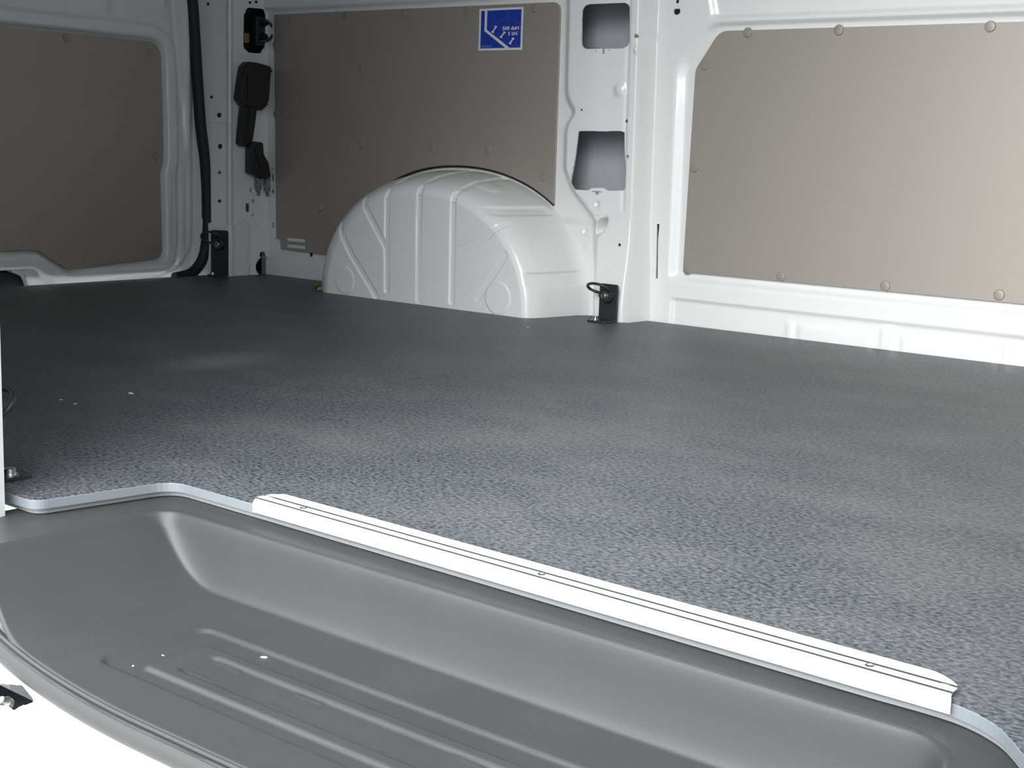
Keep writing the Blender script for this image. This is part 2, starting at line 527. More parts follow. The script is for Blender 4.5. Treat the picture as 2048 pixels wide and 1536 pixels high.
hole_top = fillet([(0.1544, 0.6549), (0.2037, 0.6560), (0.2102, 0.6422), (0.2089, 0.5673), (0.1945, 0.5480), (0.1594, 0.5467), (0.1420, 0.5586), (0.1435, 0.6385)], [.012, .010, .008, .014, .012, .012, .014, .012], 5)
dholes = [hole_top]
for q, r in zip([(0.0456, 0.6575), (0.0541, 0.4365), (0.0736, 0.3937), (0.0761, 0.3176), (0.0747, 0.2543), (0.0746, 0.1845), (0.1732, 0.1852), (0.1635, 0.1753), (0.1717, 0.1502), (0.2385, 0.2653), (0.2405, 0.2087), (0.2228, 0.1090), (0.2240, 0.1923)], [.004, .0042, .0065, .0065, .0045, .0045, .0055, .001, .0035, .004, .005, .0035, .0025]):
    if r > .002: dholes.append(circle(q[0], q[1], r*.95, r, 14))
for q, ww, hh in zip([(0.1555, 0.1691), (0.2386, 0.2427), (0.1623, 0.6675), (0.1812, 0.6706), (0.2410, 0.1238), (0.1651, 0.2125)], [.011, .009, .008, .009, .008, .006], [.020, .019, .006, .006, .016, .010]):
    dholes.append(rrect(q[0], q[1], ww, hh, .001, 2))
cb = [(0.2050, 0.0142)][0]
dholes.append(circle(cb[0]+.002, .020, .030, .026, 28)); 
cq = [(0.1982, 0.0501)][0]
dholes.append(circle(cq[0], cq[1], .0095, .0080, 16))

DS = [(0.1156, 0.1301)][0][1]
def ddepth(u, z):
    p = np.zeros_like(u)
    p += .006*np.exp(-((u-l1)/.006)**2)                       # crease bead
    p += .006*sm((DS+.012*np.sin(u*60)-z)/.004)               # lower overlapping sheet
    p += -.004*np.exp(-((u-.165)/.010)**2)*sm((.13-z)/.02)
    p += .003*np.exp(-((u-.225)/.006)**2)*sm((.10-z)/.02)
    for (a, b_) in [(0.1358, 0.5402), (0.2286, 0.5395), (0.1536, 0.2976)]:
        p += .004*np.exp(-(((u-a)/.014)**4+((z-b_)/.0035)**2))
    p += -.0035*np.exp(-((z-[(0.1155, 0.3685)][0][1])/.0025)**2)
    p += .10*np.clip((z-.75)/.76, 0, 1)**2
    return p

du = lines(.0, l1+l2, .0045, fines(dholes, 0)+[(l1-.014, l1+.014, .002)])
dv = lines(-.03, 1.51, lambda z: .0045 if z < .68 else .025, fines(dholes, 1))
wall_left = sheet('wall_left', du, dv, dpos, ddepth, PAINT, None, dholes, .003)
struct(wall_left, 'white rear corner pillar of the van with punched holes', 'wall')
box('pillar_back', (-2.93, 2.20, -.10), (-2.905, 2.46, 1.53), INNER, wall_left)
box('lower_hole_shade', (-2.80, 2.285, -.03), (-2.768, 2.385, .075), BLACKP, wall_left)  # black box behind the big hole, standing in for the shade inside
box('rear_frame_bottom', (-2.93, .62, -.10), (-2.845, 2.46, -.02), PAINT, wall_left)

# ---------- rear doors
XD = -2.822
door_panel_top = [(1.6974, 0.5599), (2.1103, 0.5562), (2.1115, 0.5307), (2.1164, 0.3050), (2.1147, 0.2788), (2.1056, 0.2476), (2.1126, 0.0764), (2.0916, 0.0419)]
dpoly = fillet([(1.545, .5600)]+[door_panel_top[1], door_panel_top[3], door_panel_top[4], door_panel_top[5], (2.1105, .045)] +
               [(1.8475, 0.0297), (1.8065, 0.0520), (1.7715, 0.0758)] + [(1.545, .0790)],
               [.02, .04, 0, .02, .02, .025, .02, .03, .03, .02], 6)
latch = fillet([(1.56, .030)] + [(1.6985, 0.0341), (1.7374, 0.0178), (1.7520, 0.0024), (1.7564, -0.0182)] + [(1.56, -.020)], [.01, .008, .012, .006, .004, .01], 4)

def door_depth(y, z):
    s, _, _ = sdf(dpoly, y, z)
    p = np.full_like(y, .010)
    p += -.012*(1-sm((s-.003)/.007))                           # panel seat
    p += .007*sm((s-.004)/.008)*(1-sm((s-.034)/.010))          # rolled rim round the panel
    p += -.007*np.exp(-((s-.046)/.005)**2)*sm((.075-z)/.03)    # groove under the rim
    o = 2.222-np.clip((.09-z), 0, 1)**2*9-y                   # distance from the outer door edge
    b_ = z-(.012)
    o = np.minimum(o, b_+.02)
    p += -.020*(1-sm(o/.030))
    p += -.006*np.exp(-((z-.020)/.004)**2)*sm((y-1.83)/.04)*sm((2.16-y)/.03)
    for (a, z0, z1) in FLUTES:
        k = np.exp(-((y-a)/.0036)**2)*sm((z-z0)/.02)*sm((z1-z)/.02)
        p += -.0055*k
    for (a, b2), r, h in DBUMP:
        p += h*np.exp(-(((y-a)**2+(z-b2)**2)/r**2)**2)
    p += -.004*np.exp(-((y-(2.155+.02*np.sin(z*6)))/.004)**2)*sm((z-.30)/.05)
    p += .006*np.exp(-((y-2.185)/.010)**2)*sm((z-.28)/.04)
    return p

FLUTES = [([(2.1388, 0.1852)][0][0], .06, .26), ([(2.1597, 0.1851)][0][0], .055, .27), ([(2.1823, 0.1849)][0][0], .05, .28)]
DBUMP = [([(1.9547, 0.6287)][0], .016, .006), ([(2.1112, 0.6497)][0], .014, .006), ([(1.8542, 0.6125)][0], .007, -.004), ([(2.1645, 0.0318)][0], .02, .004), ([(2.1603, 0.0689)][0], .016, -.004)]
def rear_door(name, flip, detail):
    yy = lines(1.535, 2.245, .0045 if detail else .03)
    zz = lines(-.02, 1.12, lambda z: (.0045 if z < .66 else .03) if detail else .03)
    f = (lambda y, z, d: (XD+d, y, z)) if not flip else (lambda y, z, d: (XD+d, 3.05-y, z))
    o = sheet(name, yy, zz, f, door_depth, PAINT, None, [latch] if detail else [], .02)
    return o
door_1 = struct(rear_door('door_1', False, True), 'white rear van door closed behind the load floor', 'door')
box('outer_skin', (-2.895, 1.535, -.06), (-2.885, 2.25, 1.12), INNER, door_1)
lb = box('latch_box', (-2.872, 1.555, -.045), (-2.845, 1.80, .030), BLACKP, door_1, .004)
door_2 = struct(rear_door('door_2', True, False), 'second white rear van door beside the first', 'door')
box('outer_skin', (-2.895, .80, -.06), (-2.885, 1.515, 1.12), INNER, door_2)
box('door_joint', (-2.87, 1.505, -.03), (-2.83, 1.545, 1.12), RUBBER, door_1)

# ---------- roof, bulkhead, near side, header
ceil = box('ceiling', (-2.95, .58, 1.50), (.30, 2.47, 1.53), FELT)
struct(ceil, 'dark felt-lined roof of the van load space', 'ceiling')
header = box('rear_header', (-2.93, .62, 1.08), (-2.80, 2.46, 1.51), PAINT, wall_left, .01)
wall_right = struct(box('wall_right', (.16, .62, -.05), (.19, 2.46, 1.51), PAINT), 'white bulkhead between load space and cab', 'wall')
# near side: rear quarter, front post, header over the sliding-door opening
wall_front = struct(box('wall_front', (-2.93, .605, -.4), (-1.1512, .690, 1.51), PAINT, None, .012), 'white near side body panel and door pillar at the opening', 'wall')
box('inner_lining', (-2.78, .690, .09), (-1.25, .694, 1.05), BOARD, wall_front)
box('front_post', (-.13, .57, -.4), (.30, .70, 1.51), PAINT, wall_front, .012)
box('door_header', (-1.20, .585, 1.42), (-.10, .70, 1.52), PAINT, wall_front, .012)
box('added_bounce_board', (.150, .72, .0), (.1605, 2.36, 1.40), BOARD, wall_right)  # unseen board, added to cut light bouncing off the bulkhead
ground = box('ground', (-9, -9, -.72), (9, 9, -.68), GROUND)
struct(ground, 'grey asphalt yard the van stands on', 'ground')

# ================================================================== FLOOR
ARCH = [(-.010, -2.085, .385, .293), (0, -2.085, .377, .2875), (.055, -2.076, .361, .282), (.110, -2.065, .341, .275),
        (.145, -2.056, .326, .267), (.168, -2.049, .312, .257), (.181, -2.043, .298, .246), (.187, -2.040, .284, .233)]
YA = 2.382
def front_y(x): return .8395-.0125*(x+1.0)
def floor_poly(in_=0.0, gap=.0015):
    P = [(-2.795, 2.225), (-2.748, 2.252-gap), (-2.742, 2.374)]
    arch_l = [(c-a-gap, YA-d) for d, c, a, b_ in ARCH[2:]]
    arch_r = [(c+a+gap, YA-d) for d, c, a, b_ in reversed(ARCH[2:])]
    P += [(-2.455, 2.374)] + arch_l
    P[-1] = (P[-1][0], P[-1][1]-gap)
    arch_r[0] = (arch_r[0][0], arch_r[0][1]-gap)
    P += arch_r
    P += [(-1.702, 2.345), (-1.690, 2.352), (-1.668, 2.300), (-1.586, 2.300), (-1.5735, 2.312), (-1.570, 2.374), (.155, 2.374), (.155, .715), (-.135, .715), (-.135, .700)]
    # cut-out for the step: right curve, front edge, rear left edge
    P += [(-.195, .705+in_)] + [tuple(q) for q in catmull([(-.195, .705+in_), (-.232, .765+in_), (-.252, .793+in_), (-.275, .817+in_), (-.308, front_y(-.308)+in_), (-.36, front_y(-.36)+in_)], 5)][1:]
    P += fillet([(-.9, front_y(-.9)+in_), (-1.107-in_, front_y(-1.107)+in_), (-1.129-in_, .700+in_), (-2.0, .700+in_)], [0, .028, .016, 0], 7)[1:-1] + [(-2.795, .700+in_)]
    return P
fp = floor_poly()
floor = plate('floor', fp, lambda a, b_, d: (a, b_, -.0095+d), .0095, FLOOR, None, .0008, FLOOR_EDGE)
struct(floor, 'charcoal anti-slip load floor with speckled texture', 'floor')
sp = floor_poly(.007)
plate('underlay', [q for q in sp], lambda a, b_, d: (a, b_, -.0157+d), .0060, SPACER, floor, .0006)

# ---------- body sill outside the step
def yc(x):
    return .571+.52*np.clip(-.785-x, 0, None)**2+.12*np.clip(x+.70, 0, None)**1.5
def zlift(x): return .10*np.clip(-1.06-x, 0, None)**1.2
SPROF = [(.0030, -.0900), (.0045, -.0935), (.0065, -.0965), (.0100, -.1010), (.0140, -.1060), (.0155, -.1085), (.0160, -.1130), (.0180, -.1130), (.0186, -.1105),
         (.0220, -.1115), (.0400, -.1165), (.0800, -.1260), (.110, -.136), (.125, -.160), (.130, -.30), (.131, -.42)]
so_ = np.array([p[0] for p in SPROF]); sz_ = np.array([p[1] for p in SPROF])
sacc = np.concatenate([[0], np.cumsum(np.hypot(np.diff(so_), np.diff(sz_)))])
def spos(x, s, d):
    o = np.interp(s, sacc, so_); z = np.interp(s, sacc, sz_)
    return x, yc(x)-o, z+zlift(x)+d
bolt_hole = fillet([(-1.0159, 0.5751), (-0.9891, 0.5801), (-0.9576, 0.5799), (-0.9254, 0.5721), (-0.9439, 0.5693), (-0.9651, 0.5657), (-0.9919, 0.5612)], [.004, .01, .01, .003, .01, .01, .004], 3)
bh = []
for (a, b_) in bolt_hole:
    o = float(yc(np.array([a]))[0])-b_
    bh.append((a, float(np.interp(o, so_, sacc))))
trim_1 = sheet('trim_1', lines(-1.45, .30, .006, [(-1.03, -.90, .0012)]), lines(0, float(sacc[-1]), .004, fines([bh], 1)+[(0, .04, .0008)]), spos, lambda x, s: np.zeros_like(x), PAINT, None, [bh], .0)
struct(trim_1, 'white body sill outside the side step', 'sill')
box('sill_hole_shade', (-1.20, .50, -.135), (-.88, .612, -.130), RUBBER, trim_1)  # black sheet below the hole, in place of the shade within
pb = [(-0.9718, 0.5745)][0]
b1 = lathe('sill_bolt', [(.0001, .0), (.007, .0), (.007, .004), (.005, .006), (.004, .009), (.0001, .0092)], DARKBOLT, trim_1, 14)
b1.location = (pb[0], pb[1], -.117); b1.rotation_euler = (.7, 0, 0)

# ================================================================== STEP TRAY
ZR, ZB = -.016, -.0755
XL, YBK, XR = -1.0745, .8085, -.285
def softmin(a, b_, k):
    h = np.clip(.5+.5*(b_-a)/k, 0, 1)
    return b_*(1-h)+a*h-k*h*(1-h)
def tray_depth(x, y):
    D = ZR-ZB
    def prof(s, w_, r1, r2):
        # rounded rim, straight wall, rounded foot: integral of a slope that fades in over r1 and out over r2
        t = np.clip(s, 0, w_)
        xs_ = np.linspace(0, w_, 200)
        sl_ = np.minimum(sm(xs_/r1), sm((w_-xs_)/r2))
        q = np.concatenate([[0], np.cumsum((sl_[1:]+sl_[:-1])/2)])
        return np.interp(t, xs_, q/q[-1])
    xr_ = XR+.12*np.clip(.79-y, 0, 1)
    # corner rounding of the rim outline: distances measured from a rounded rectangle
    bs, ls_, rs_ = YBK-y, x-XL, xr_-x
    def corner(cr, cx, sg):
        r = cr-np.hypot(np.maximum(sg*(cx-x), 0), np.maximum(y-(YBK-cr), 0))
        return prof(r, .010, .004, .005)
    back = prof(bs, .0205, .0045, .0115)
    left = prof(ls_, .105, .005, .088)*corner(.030, XL+.030, 1)
    right = prof(rs_, .060, .006, .045)*corner(.045, xr_-.045, -1)
    d = D*back*left*right
    rb_ = np.minimum(np.minimum(bs, rs_), ls_)
    rb_ = np.minimum(rb_, .030-np.hypot(np.maximum(XL+.030-x, 0), np.maximum(y-(YBK-.030), 0)))
    rb_ = np.minimum(rb_, .045-np.hypot(np.maximum(x-(xr_-.045), 0), np.maximum(y-(YBK-.045), 0)))
    z = ZR-d+.0014*np.exp(-((rb_-.0005)/.0026)**2)
    flat = sm((d-.9*D)/(.1*D))
    def rr(x0, x1, y0, y1, r):
        qx = np.abs(x-(x0+x1)/2)-(x1-x0)/2+r; qy = np.abs(y-(y0+y1)/2)-(y1-y0)/2+r
        return np.hypot(np.maximum(qx, 0), np.maximum(qy, 0))+np.minimum(np.maximum(qx, qy), 0)-r
    g = -.0030*sm(-rr(-.918, -.36, .6195, .7295, .014)/.0042)
    g += .0030*sm(-rr(-.884, -.385, .6370, .7050, .010)/.0038)
    g += -.0030*sm(-rr(-.858, -.415, .6505, .6925, .008)/.0042)
    for x0, x1 in ((-.852, -.8185), (-.757, -.7245), (-.60, -.5675)):
        e = np.abs(rr(x0, x1, .6590, .6865, .004))
        g += .0009*np.exp(-(e/.0011)**2)
    z = z+g*flat
    # rolled outer edge
    o = y-yc(x)
    z = z-.002*(1-sm(o/.004))
    return z
def tray_warp(x, v_): return x, yc(x)+v_*(.856-yc(x))
tv = lines(0, 1, .0062, [(0, .03, .003), (.78, .88, .0035)])
tray = sheet('step_tray', lines(-1.17, -.175, .0022), tv, lambda x, y, z: (x, y, z), tray_depth, TRAY, None, (), 0, tray_warp)
tag(tray, 'dark grey moulded plastic step tray sunk in the door opening', 'step')
xs = np.linspace(-1.17, -.175, 120)
tube('edge_bead', [(x, float(yc(np.array([x]))[0])+.0002, ZB-.0018) for x in xs], .0020, TRAY, tray, 8)
seal = tube('sill_seal', [(x, float(yc(np.array([x]))[0])+.0015, -.0885+float(zlift(np.array([x]))[0])) for x in np.linspace(-1.40, .25, 120)], .0098, RUBBER_GREY, None, 16)
tag(seal, 'grey rubber door seal along the white sill edge', 'seal')
lip = tube('seal_lip', [(x, float(yc(np.array([x]))[0])-.0032, -.0796+float(zlift(np.array([x]))[0])) for x in np.linspace(-1.40, .25, 120)], .0009, RUBBER_GREY, seal, 6)

# ================================================================== SILL STRIP
strip = empty('sill_strip', (-.65, .85, .0))
tag(strip, 'white aluminium edge strip with two grooves screwed along the floor step', 'edge strip')
g = lambda o: [(o-.0017, .0032), (o-.0015, .0014), (o+.0015, .0014), (o+.0017, .0032)]
prof = [(-.0012, -.0065), (-.0022, -.0062), (-.0022, .0012), (-.0008, .0026), (.0045, .0032)]+g(.0108)+g(.0228)+[(.0265, .0032), (.0295, .0032), (.032, .0032), (.0345, .0032), (.0365, .0032), (.0382, .0032), (.0395, .0032), (.0408, .0010), (.0408, .0004), (.0000, .0004), (-.0006, -.0002), (-.0006, -.0065)]
def xleft(o): return -.993+.0105*max(0, (.013-o)/.013)+.014*max(0, (o-.024)/.0168)**2.2
def xright(o): return -.3105+.004*max(0, (.010-o)/.010)-.026*max(0, (o-.018)/.0228)**2.2
vs_, fs_ = [], []
for o, z in prof:
    for xx in (xleft(o), xright(o)):
        vs_.append((xx+.65, front_y(xx)-.0065+o-.85+.0045, z))
k = len(prof)
for i in range(k):
    j = (i+1) % k
    fs_.append((2*i, 2*i+1, 2*j+1, 2*j))
fs_.append(tuple(2*i for i in range(k))); fs_.append(tuple(2*i+1 for i in range(k)))
body = obj('extrusion', vs_, fs_, ALU, strip)
body.data.materials.append(GROOVE)
for p in body.data.polygons:
    if len(p.vertices) == 4:
        zz = [body.data.vertices[i].co.z for i in p.vertices]
        if abs(min(zz)-.0014) < .00008: p.material_index = 1
for xx in (-.9315, -.6504, -.3698):
    s_ = lathe('screw', [(.0001, .0002), (.0034, .0002), (.0034, .0009), (.0028, .0013), (.0016, .0013), (.0014, .0004), (.0001, .0004)], CHROME, strip, 14)
    s_.location = (xx+.65, front_y(xx)-.0020+.0168-.85, .0030)

# ================================================================== WHEEL ARCH
arch_t = np.linspace(0, len(ARCH)-1, 44)
AR = np.array(catmull(ARCH, 6))
NP = len(AR)
TH = np.linspace(0, math.pi, 421)
nexp = 2.12
rows = []
def ring(c, a, b_, s=1.0):
    cs, sn = np.cos(TH), np.sin(TH)
    ex = 2/nexp
    return c+s*a*np.sign(cs)*np.abs(cs)**ex, s*b_*np.abs(sn)**ex
G = []    # grooves on the face as polylines (x, z) with half width
def gl(*pts): G.append(list(pts))
gl(*[(-2.2919, 0.1558), (-2.2508, 0.0961), (-2.1786, 0.0187), (-2.1675, 0.0064)])
gl(*[(-2.2187, 0.2137), (-2.1396, 0.1149), (-2.1352, 0.0608)])
gl(*[(-2.1396, 0.2336), (-2.1358, 0.0225)])
gl(*[(-2.0455, 0.2452), (-2.0413, 0.0093)])
gl(*[(-1.9489, 0.2370), (-1.9454, 0.0151)])
gl(*[(-1.7719, 0.2253), (-1.8609, 0.1496), (-1.9461, 0.1179)])
gl(*[(-1.8039, 0.1230), (-1.8163, 0.1018), (-1.8738, 0.0291)])
TOPG = [[(-2.1268, 0.2481)][0][0], [(-2.0361, 0.2592)][0][0], [(-1.9414, 0.2528)][0][0]]
DISC = [([(-2.2656, 0.0335)][0], .030), ([(-1.8188, 0.0342)][0], .033)]
def seg_d(x, z, pts):
    best = np.full(x.shape, 9.)
    for (ax, az), (bx, bz) in zip(pts[:-1], pts[1:]):
        dx, dz = bx-ax, bz-az; l = dx*dx+dz*dz
        t = np.clip(((x-ax)*dx+(z-az)*dz)/l, 0, 1)
        best = np.minimum(best, np.hypot(x-ax-t*dx, z-az-t*dz))
    return best
co = []
FS = np.concatenate([np.linspace(1, .04, 170)[1:], [.0]])
def groove(x, z, d):
    """negative = pressed in"""
    h = np.zeros_like(x)
    face = sm((d-.150)/.02)
    for pts in G:
        q = seg_d(x, z, pts)
        h = np.minimum(h, -(.0038 if len(G) - G.index(pts) > 2 else .0014)*(1-sm((q-.0058)/.0026))*face)
    # the vertical grooves carry on over the shoulder to the wall
    for i, x0 in enumerate(TOPG):
        q = np.abs(x-(x0-.10*(.19-d)))
        m_ = (1-face)*sm((z-.14)/.03)
        h = np.minimum(h, -.0036*(1-sm((q-.0055)/.0030))*m_)
    for x0, m0 in ((-1.775, .21), (-1.795, .08), (-1.74, .07)):
        q = np.abs(z-m0-.02*(x-x0))
        m_ = (1-sm((d-.165)/.02))*sm((x+1.90)/.05)*sm((d-.02)/.02)
        h = np.minimum(h, -.0036*(1-sm((q-.0060)/.0040))*m_)
    for (cx, cz), r in DISC:
        q = np.hypot(x-cx, z-cz)
        h = h+.0022*(1-sm((q-r+.002)/.004))*face
    # faint raised pad on the shoulder
    q = np.hypot((x+1.93)/1.4, (d-.10)/1.0)
    h = h+.0025*(1-sm((q-.022)/.006))*sm((z-.2)/.03)
    return h
vsA = []
for i in range(NP):
    d, c, a, b_ = AR[i]
    x, z = ring(c, a, b_)
    dd = np.full_like(x, d)
    h = groove(x, z, dd)
    # push along an approximate normal: outwards from the axis and towards the camera
    i2 = min(i+1, NP-1); i1 = max(i-1, 0)
    tdd = AR[i2][0]-AR[i1][0]; tda = AR[i2][2]-AR[i1][2]
    nr, nd = tdd, -tda
    nl = math.hypot(nr, nd) or 1
    nr, nd = nr/nl, nd/nl
    rx, rz = np.cos(TH), np.sin(TH)
    vsA.append(np.stack([x+h*nr*rx, YA-(dd+h*nd), z+h*nr*rz], -1))
d, c, a, b_ = AR[-1]
for s in FS:
    x, z = ring(c, a, b_, s)
    dd = np.full_like(x, d+.003*(1-s)*s)
    h = groove(x, z, dd)
    vsA.append(np.stack([x, YA-(dd+h), z], -1))
VA = np.array(vsA); na, nb = VA.shape[:2]
VA[:, 0, 2] = -.012; VA[:, -1, 2] = -.012
I = np.arange(na*nb).reshape(na, nb)
fa = np.stack([I[:-1, :-1], I[1:, :-1], I[1:, 1:], I[:-1, 1:]], -1).reshape(-1, 4).tolist()
me = bpy.data.meshes.new('wheel_arch'); me.from_pydata(VA.reshape(-1, 3).tolist(), [], fa)
me.polygons.foreach_set('use_smooth', [True]*len(fa)); me.materials.append(PAINT)
arch = link(bpy.data.objects.new('wheel_arch', me))
tag(arch, 'white rounded steel wheel arch with pressed grooves on the floor', 'wheel arch')
# dab of sealant at the rear foot of the arch
sd = obj('sealant_dab', [(-2.372+x, 2.215+y, z) for x, y, z in [(-.010, -.004, .001), (.006, -.010, .001), (.010, .006, .001), (-.006, .012, .001), (-.004, .0, .014), (.004, .004, .010)]],
         [(0, 1, 5, 4), (1, 2, 5), (2, 3, 4, 5), (3, 0, 4), (0, 3, 2, 1)], AMBER, arch, True)

# ================================================================== LINING PANELS
def cap_mesh():
    o = lathe('fastener_cap', [(.0001, .0026), (.0060, .0026), (.0086, .0021), (.0096, .0010), (.0098, 0), (.0001, 0)], CAP, None, 20, 'Y')
    me_ = o.data
    bpy.data.objects.remove(o)
    return me_
CAPM = cap_mesh()
def caps(root, spots, place, rot):
    for q in spots:
        c_ = bpy.data.objects.new('fastener_cap', CAPM)
        c_.location = place(q); c_.rotation_euler = rot
        link(c_, root)

pr = empty('lining_panel', (-1.0, 2.393, .10))
tag(pr, 'large taupe lining board right of the white pillar, brightest of the three', 'wall panel', 'taupe lining boards')
plate('board', panel_r, lambda a, b_, d: (a+1.0, -d+.002, b_-.10), .005, BOARD, pr, .0008)
caps(pr, [(-1.4785, 0.5074), (-1.4887, 0.3111), (-1.4922, 0.1096), (-1.3864, 0.5675), (-1.1985, 0.5672), (-0.9198, 0.5657), (-1.2823, 0.1129), (-1.0715, 0.1131), (-0.8633, 0.1157)] + [(-.62, .562), (-.53, .35), (-.62, .115)],
     lambda q: (q[0]+1.0, -.003, q[1]-.10), (0, 0, 0))

ao = (-2.085, .3835, .2935)
def arch_edge(t): 
    cs, sn = math.cos(t), math.sin(t); ex = 2/nexp
    return (ao[0]+ao[1]*math.copysign(abs(cs)**ex, cs), ao[2]*abs(sn)**ex)
mid = [(-2.7101, 0.6389), (-1.8684, 0.6352), (-1.8259, 0.6286)]
ts = [t for t in np.linspace(.3, math.pi-.22, 60)]
edge = [arch_edge(t) for t in ts]
ir = next(i for i, q in enumerate(edge) if q[0] < -1.8205)
il = max(i for i, q in enumerate(edge) if q[1] > .0655)
pm_poly = [(-2.7105, .6425)] + fillet([(-2.7105, .6425), (-1.8225, .6390), (-1.8205, .20)], [0, .022, 0])[1:-1] + [(-1.8205, edge[ir][1]+.0)] + edge[ir:il] + \
          [(edge[il][0], .064)] + [(-2.6796, 0.0679), (-2.6835, 0.0903), (-2.6986, 0.0931)]
pm = empty('lining_panel', (-2.2, 2.375, .06))
tag(pm, 'taupe lining board above the wheel arch, cut to its curve, with the blue sticker', 'wall panel', 'taupe lining boards')
plate('board', pm_poly, lambda a, b_, d: (a+2.2, .002-d, b_-.06), .005, BOARD, pm, .0008)
tube('gap_shade_line', [(a+2.2, -.0010, b_-.06) for a, b_ in edge[ir:il-6]], .0030, RUBBER, pm, 8)  # black tube standing in for the shadow gap around the arch
caps(pm, [(-2.6524, 0.6322), (-2.4607, 0.6308), (-2.2709, 0.6302), (-2.0810, 0.6292), (-1.8900, 0.6288), (-2.7029, 0.5690), (-2.6998, 0.4017), (-2.4066, 0.5164), (-2.3994, 0.3340), (-2.1738, 0.3337), (-2.0077, 0.3313), (-1.8497, 0.2798), (-2.5429, 0.1764)],
     lambda q: (q[0]+2.2, -.003, q[1]-.06), (0, 0, 0))
for zz in (.0775, .0935):
    ls = lathe('vent_slot', [(.0001, 0), (.0045, 0), (.0048, .004), (.0048, .060), (.0045, .064), (.0001, .064)], PAINT, pm, 10, 'X')
    ls.location = (-2.655+2.2, -.0022, zz-.06); ls.scale = (1, .35, 1)

pd = empty('lining_panel', (-2.815, 1.8, .05))
tag(pd, 'dim taupe lining board on the rear door, notched at its lower edge', 'wall panel', 'taupe lining boards')
plate('board', dpoly, lambda a, b_, d: (d-.003, a-1.8, b_-.05), .005, BOARD, pd, .0008)
caps(pd, [(1.8545, 0.5471), (2.0805, 0.5318), (2.0921, 0.2893), (2.0911, 0.0727), (1.8990, 0.0535)] + [(1.60, .52), (1.60, .30), (1.60, .11)], lambda q: (.002, q[0]-1.8, q[1]-.05), (0, 0, math.pi/2))

# ================================================================== STICKER
SX0, SX1, SZ0, SZ1 = -2.0412, -1.9182, .5435, .6320
st = empty('load_sticker', (SX0, 2.3698, SZ0))
tag(st, 'square blue and white lashing load sticker on the middle board', 'sticker')
SW, SH = SX1-SX0, SZ1-SZ0
def flat(name, poly, d, m):     # poly in sticker units 0..1, y up
    return plate(name, [(a*SW, b_*SH) for a, b_ in poly], lambda a, b_, t: (a, -d-t, b_), .00012, m, st, 0)
flat('backing', [(0, 0), (1, 0), (1, 1), (0, 1)], 0, SWHITE)
flat('blue_field', [(.045, .055), (.955, .055), (.955, .95), (.045, .95)], .0002, SBLUE)
flat('white_line', [(.130, .95), (.130, .47), (.62, .055), (.715, .055), (.185, .50), (.185, .95)], .0004, SWHITE)
for i, (a, b_, c, d) in enumerate([(.64, .80, .22, .53), (.64, .80, .97, .58), (.64, .80, .64, .95)]):
    dx, dy = c-a, d-b_; l = math.hypot(dx, dy); px_, py_ = -dy/l*.006, dx/l*.008
    flat('faint_line', [(a-px_, b_-py_), (c-px_, d-py_), (c+px_, d+py_), (a+px_, b_+py_)], .0004, SPALE)
for (a, b_, c, d) in [(.315, .425, .400, .575), (.505, .30, .600, .435), (.715, .145, .80, .285)]:
    dx, dy = c-a, d-b_; l = math.hypot(dx, dy); ux, uy = dx/l, dy/l; nx_, ny_ = -uy, ux
    pts = []
    for s_, w_ in [(0, .030), (.16, .030), (.22, .014), (.78, .014), (.84, .030), (1, .030)]: pts.append((a+dx*s_+nx_*w_, b_+dy*s_+ny_*w_))
    for s_, w_ in [(1, .030), (.84, .030), (.78, .014), (.22, .014), (.16, .030), (0, .030)]: pts.append((a+dx*s_-nx_*w_, b_+dy*s_-ny_*w_))
    flat('strap_symbol', pts, .0005, SWHITE)
flat('small_eye', circle(.665, .715, .03, .016, 14), .0004, SPALE)
def text(s, x, y, h, m=SWHITE, w_=None):
    cu = bpy.data.curves.new('lettering', 'FONT'); cu.body = s; cu.size = 1.0; cu.extrude = 0.0; cu.offset = 0.025; cu.resolution_u = 3
    t_ = bpy.data.objects.new('lettering', cu); COL.objects.link(t_)
    dg = bpy.context.evaluated_depsgraph_get()
    me_ = bpy.data.meshes.new_from_object(t_.evaluated_get(dg))
    bpy.data.objects.remove(t_)
    xs_ = [v_.co.x for v_ in me_.vertices]; ys_ = [v_.co.y for v_ in me_.vertices]
    k_ = h*SH/(max(ys_)-min(ys_)); kx = k_ if not w_ else w_*SW/(max(xs_)-min(xs_))
    for v_ in me_.vertices:
        v_.co = ((v_.co.x-min(xs_))*kx+x*SW, -.0007, (v_.co.y-min(ys_))*k_+y*SH)
    me_.materials.clear(); me_.materials.append(m)
    link(bpy.data.objects.new('lettering', me_), st)
text('500 daN', .545, .475, .085, SWHITE, .37)
text('5 kN', .675, .345, .085, SWHITE, .205)
# row of print too small to read
for i in range(8):
    a = .062+.031*i
    flat('code_mark', [(a, .082), (a+.020, .082), (a+.020, .122), (a, .122)], .0004, SMID)
for i in range(5):
    a = .73+.045*i
    flat('code_mark', [(a, .078), (a+.03, .078), (a+.03, .095), (a, .095)], .0004, SPALE)
flat('code_mark', [(.80, .108), (.88, .108), (.88, .126), (.80, .126)], .0004, SPALE)

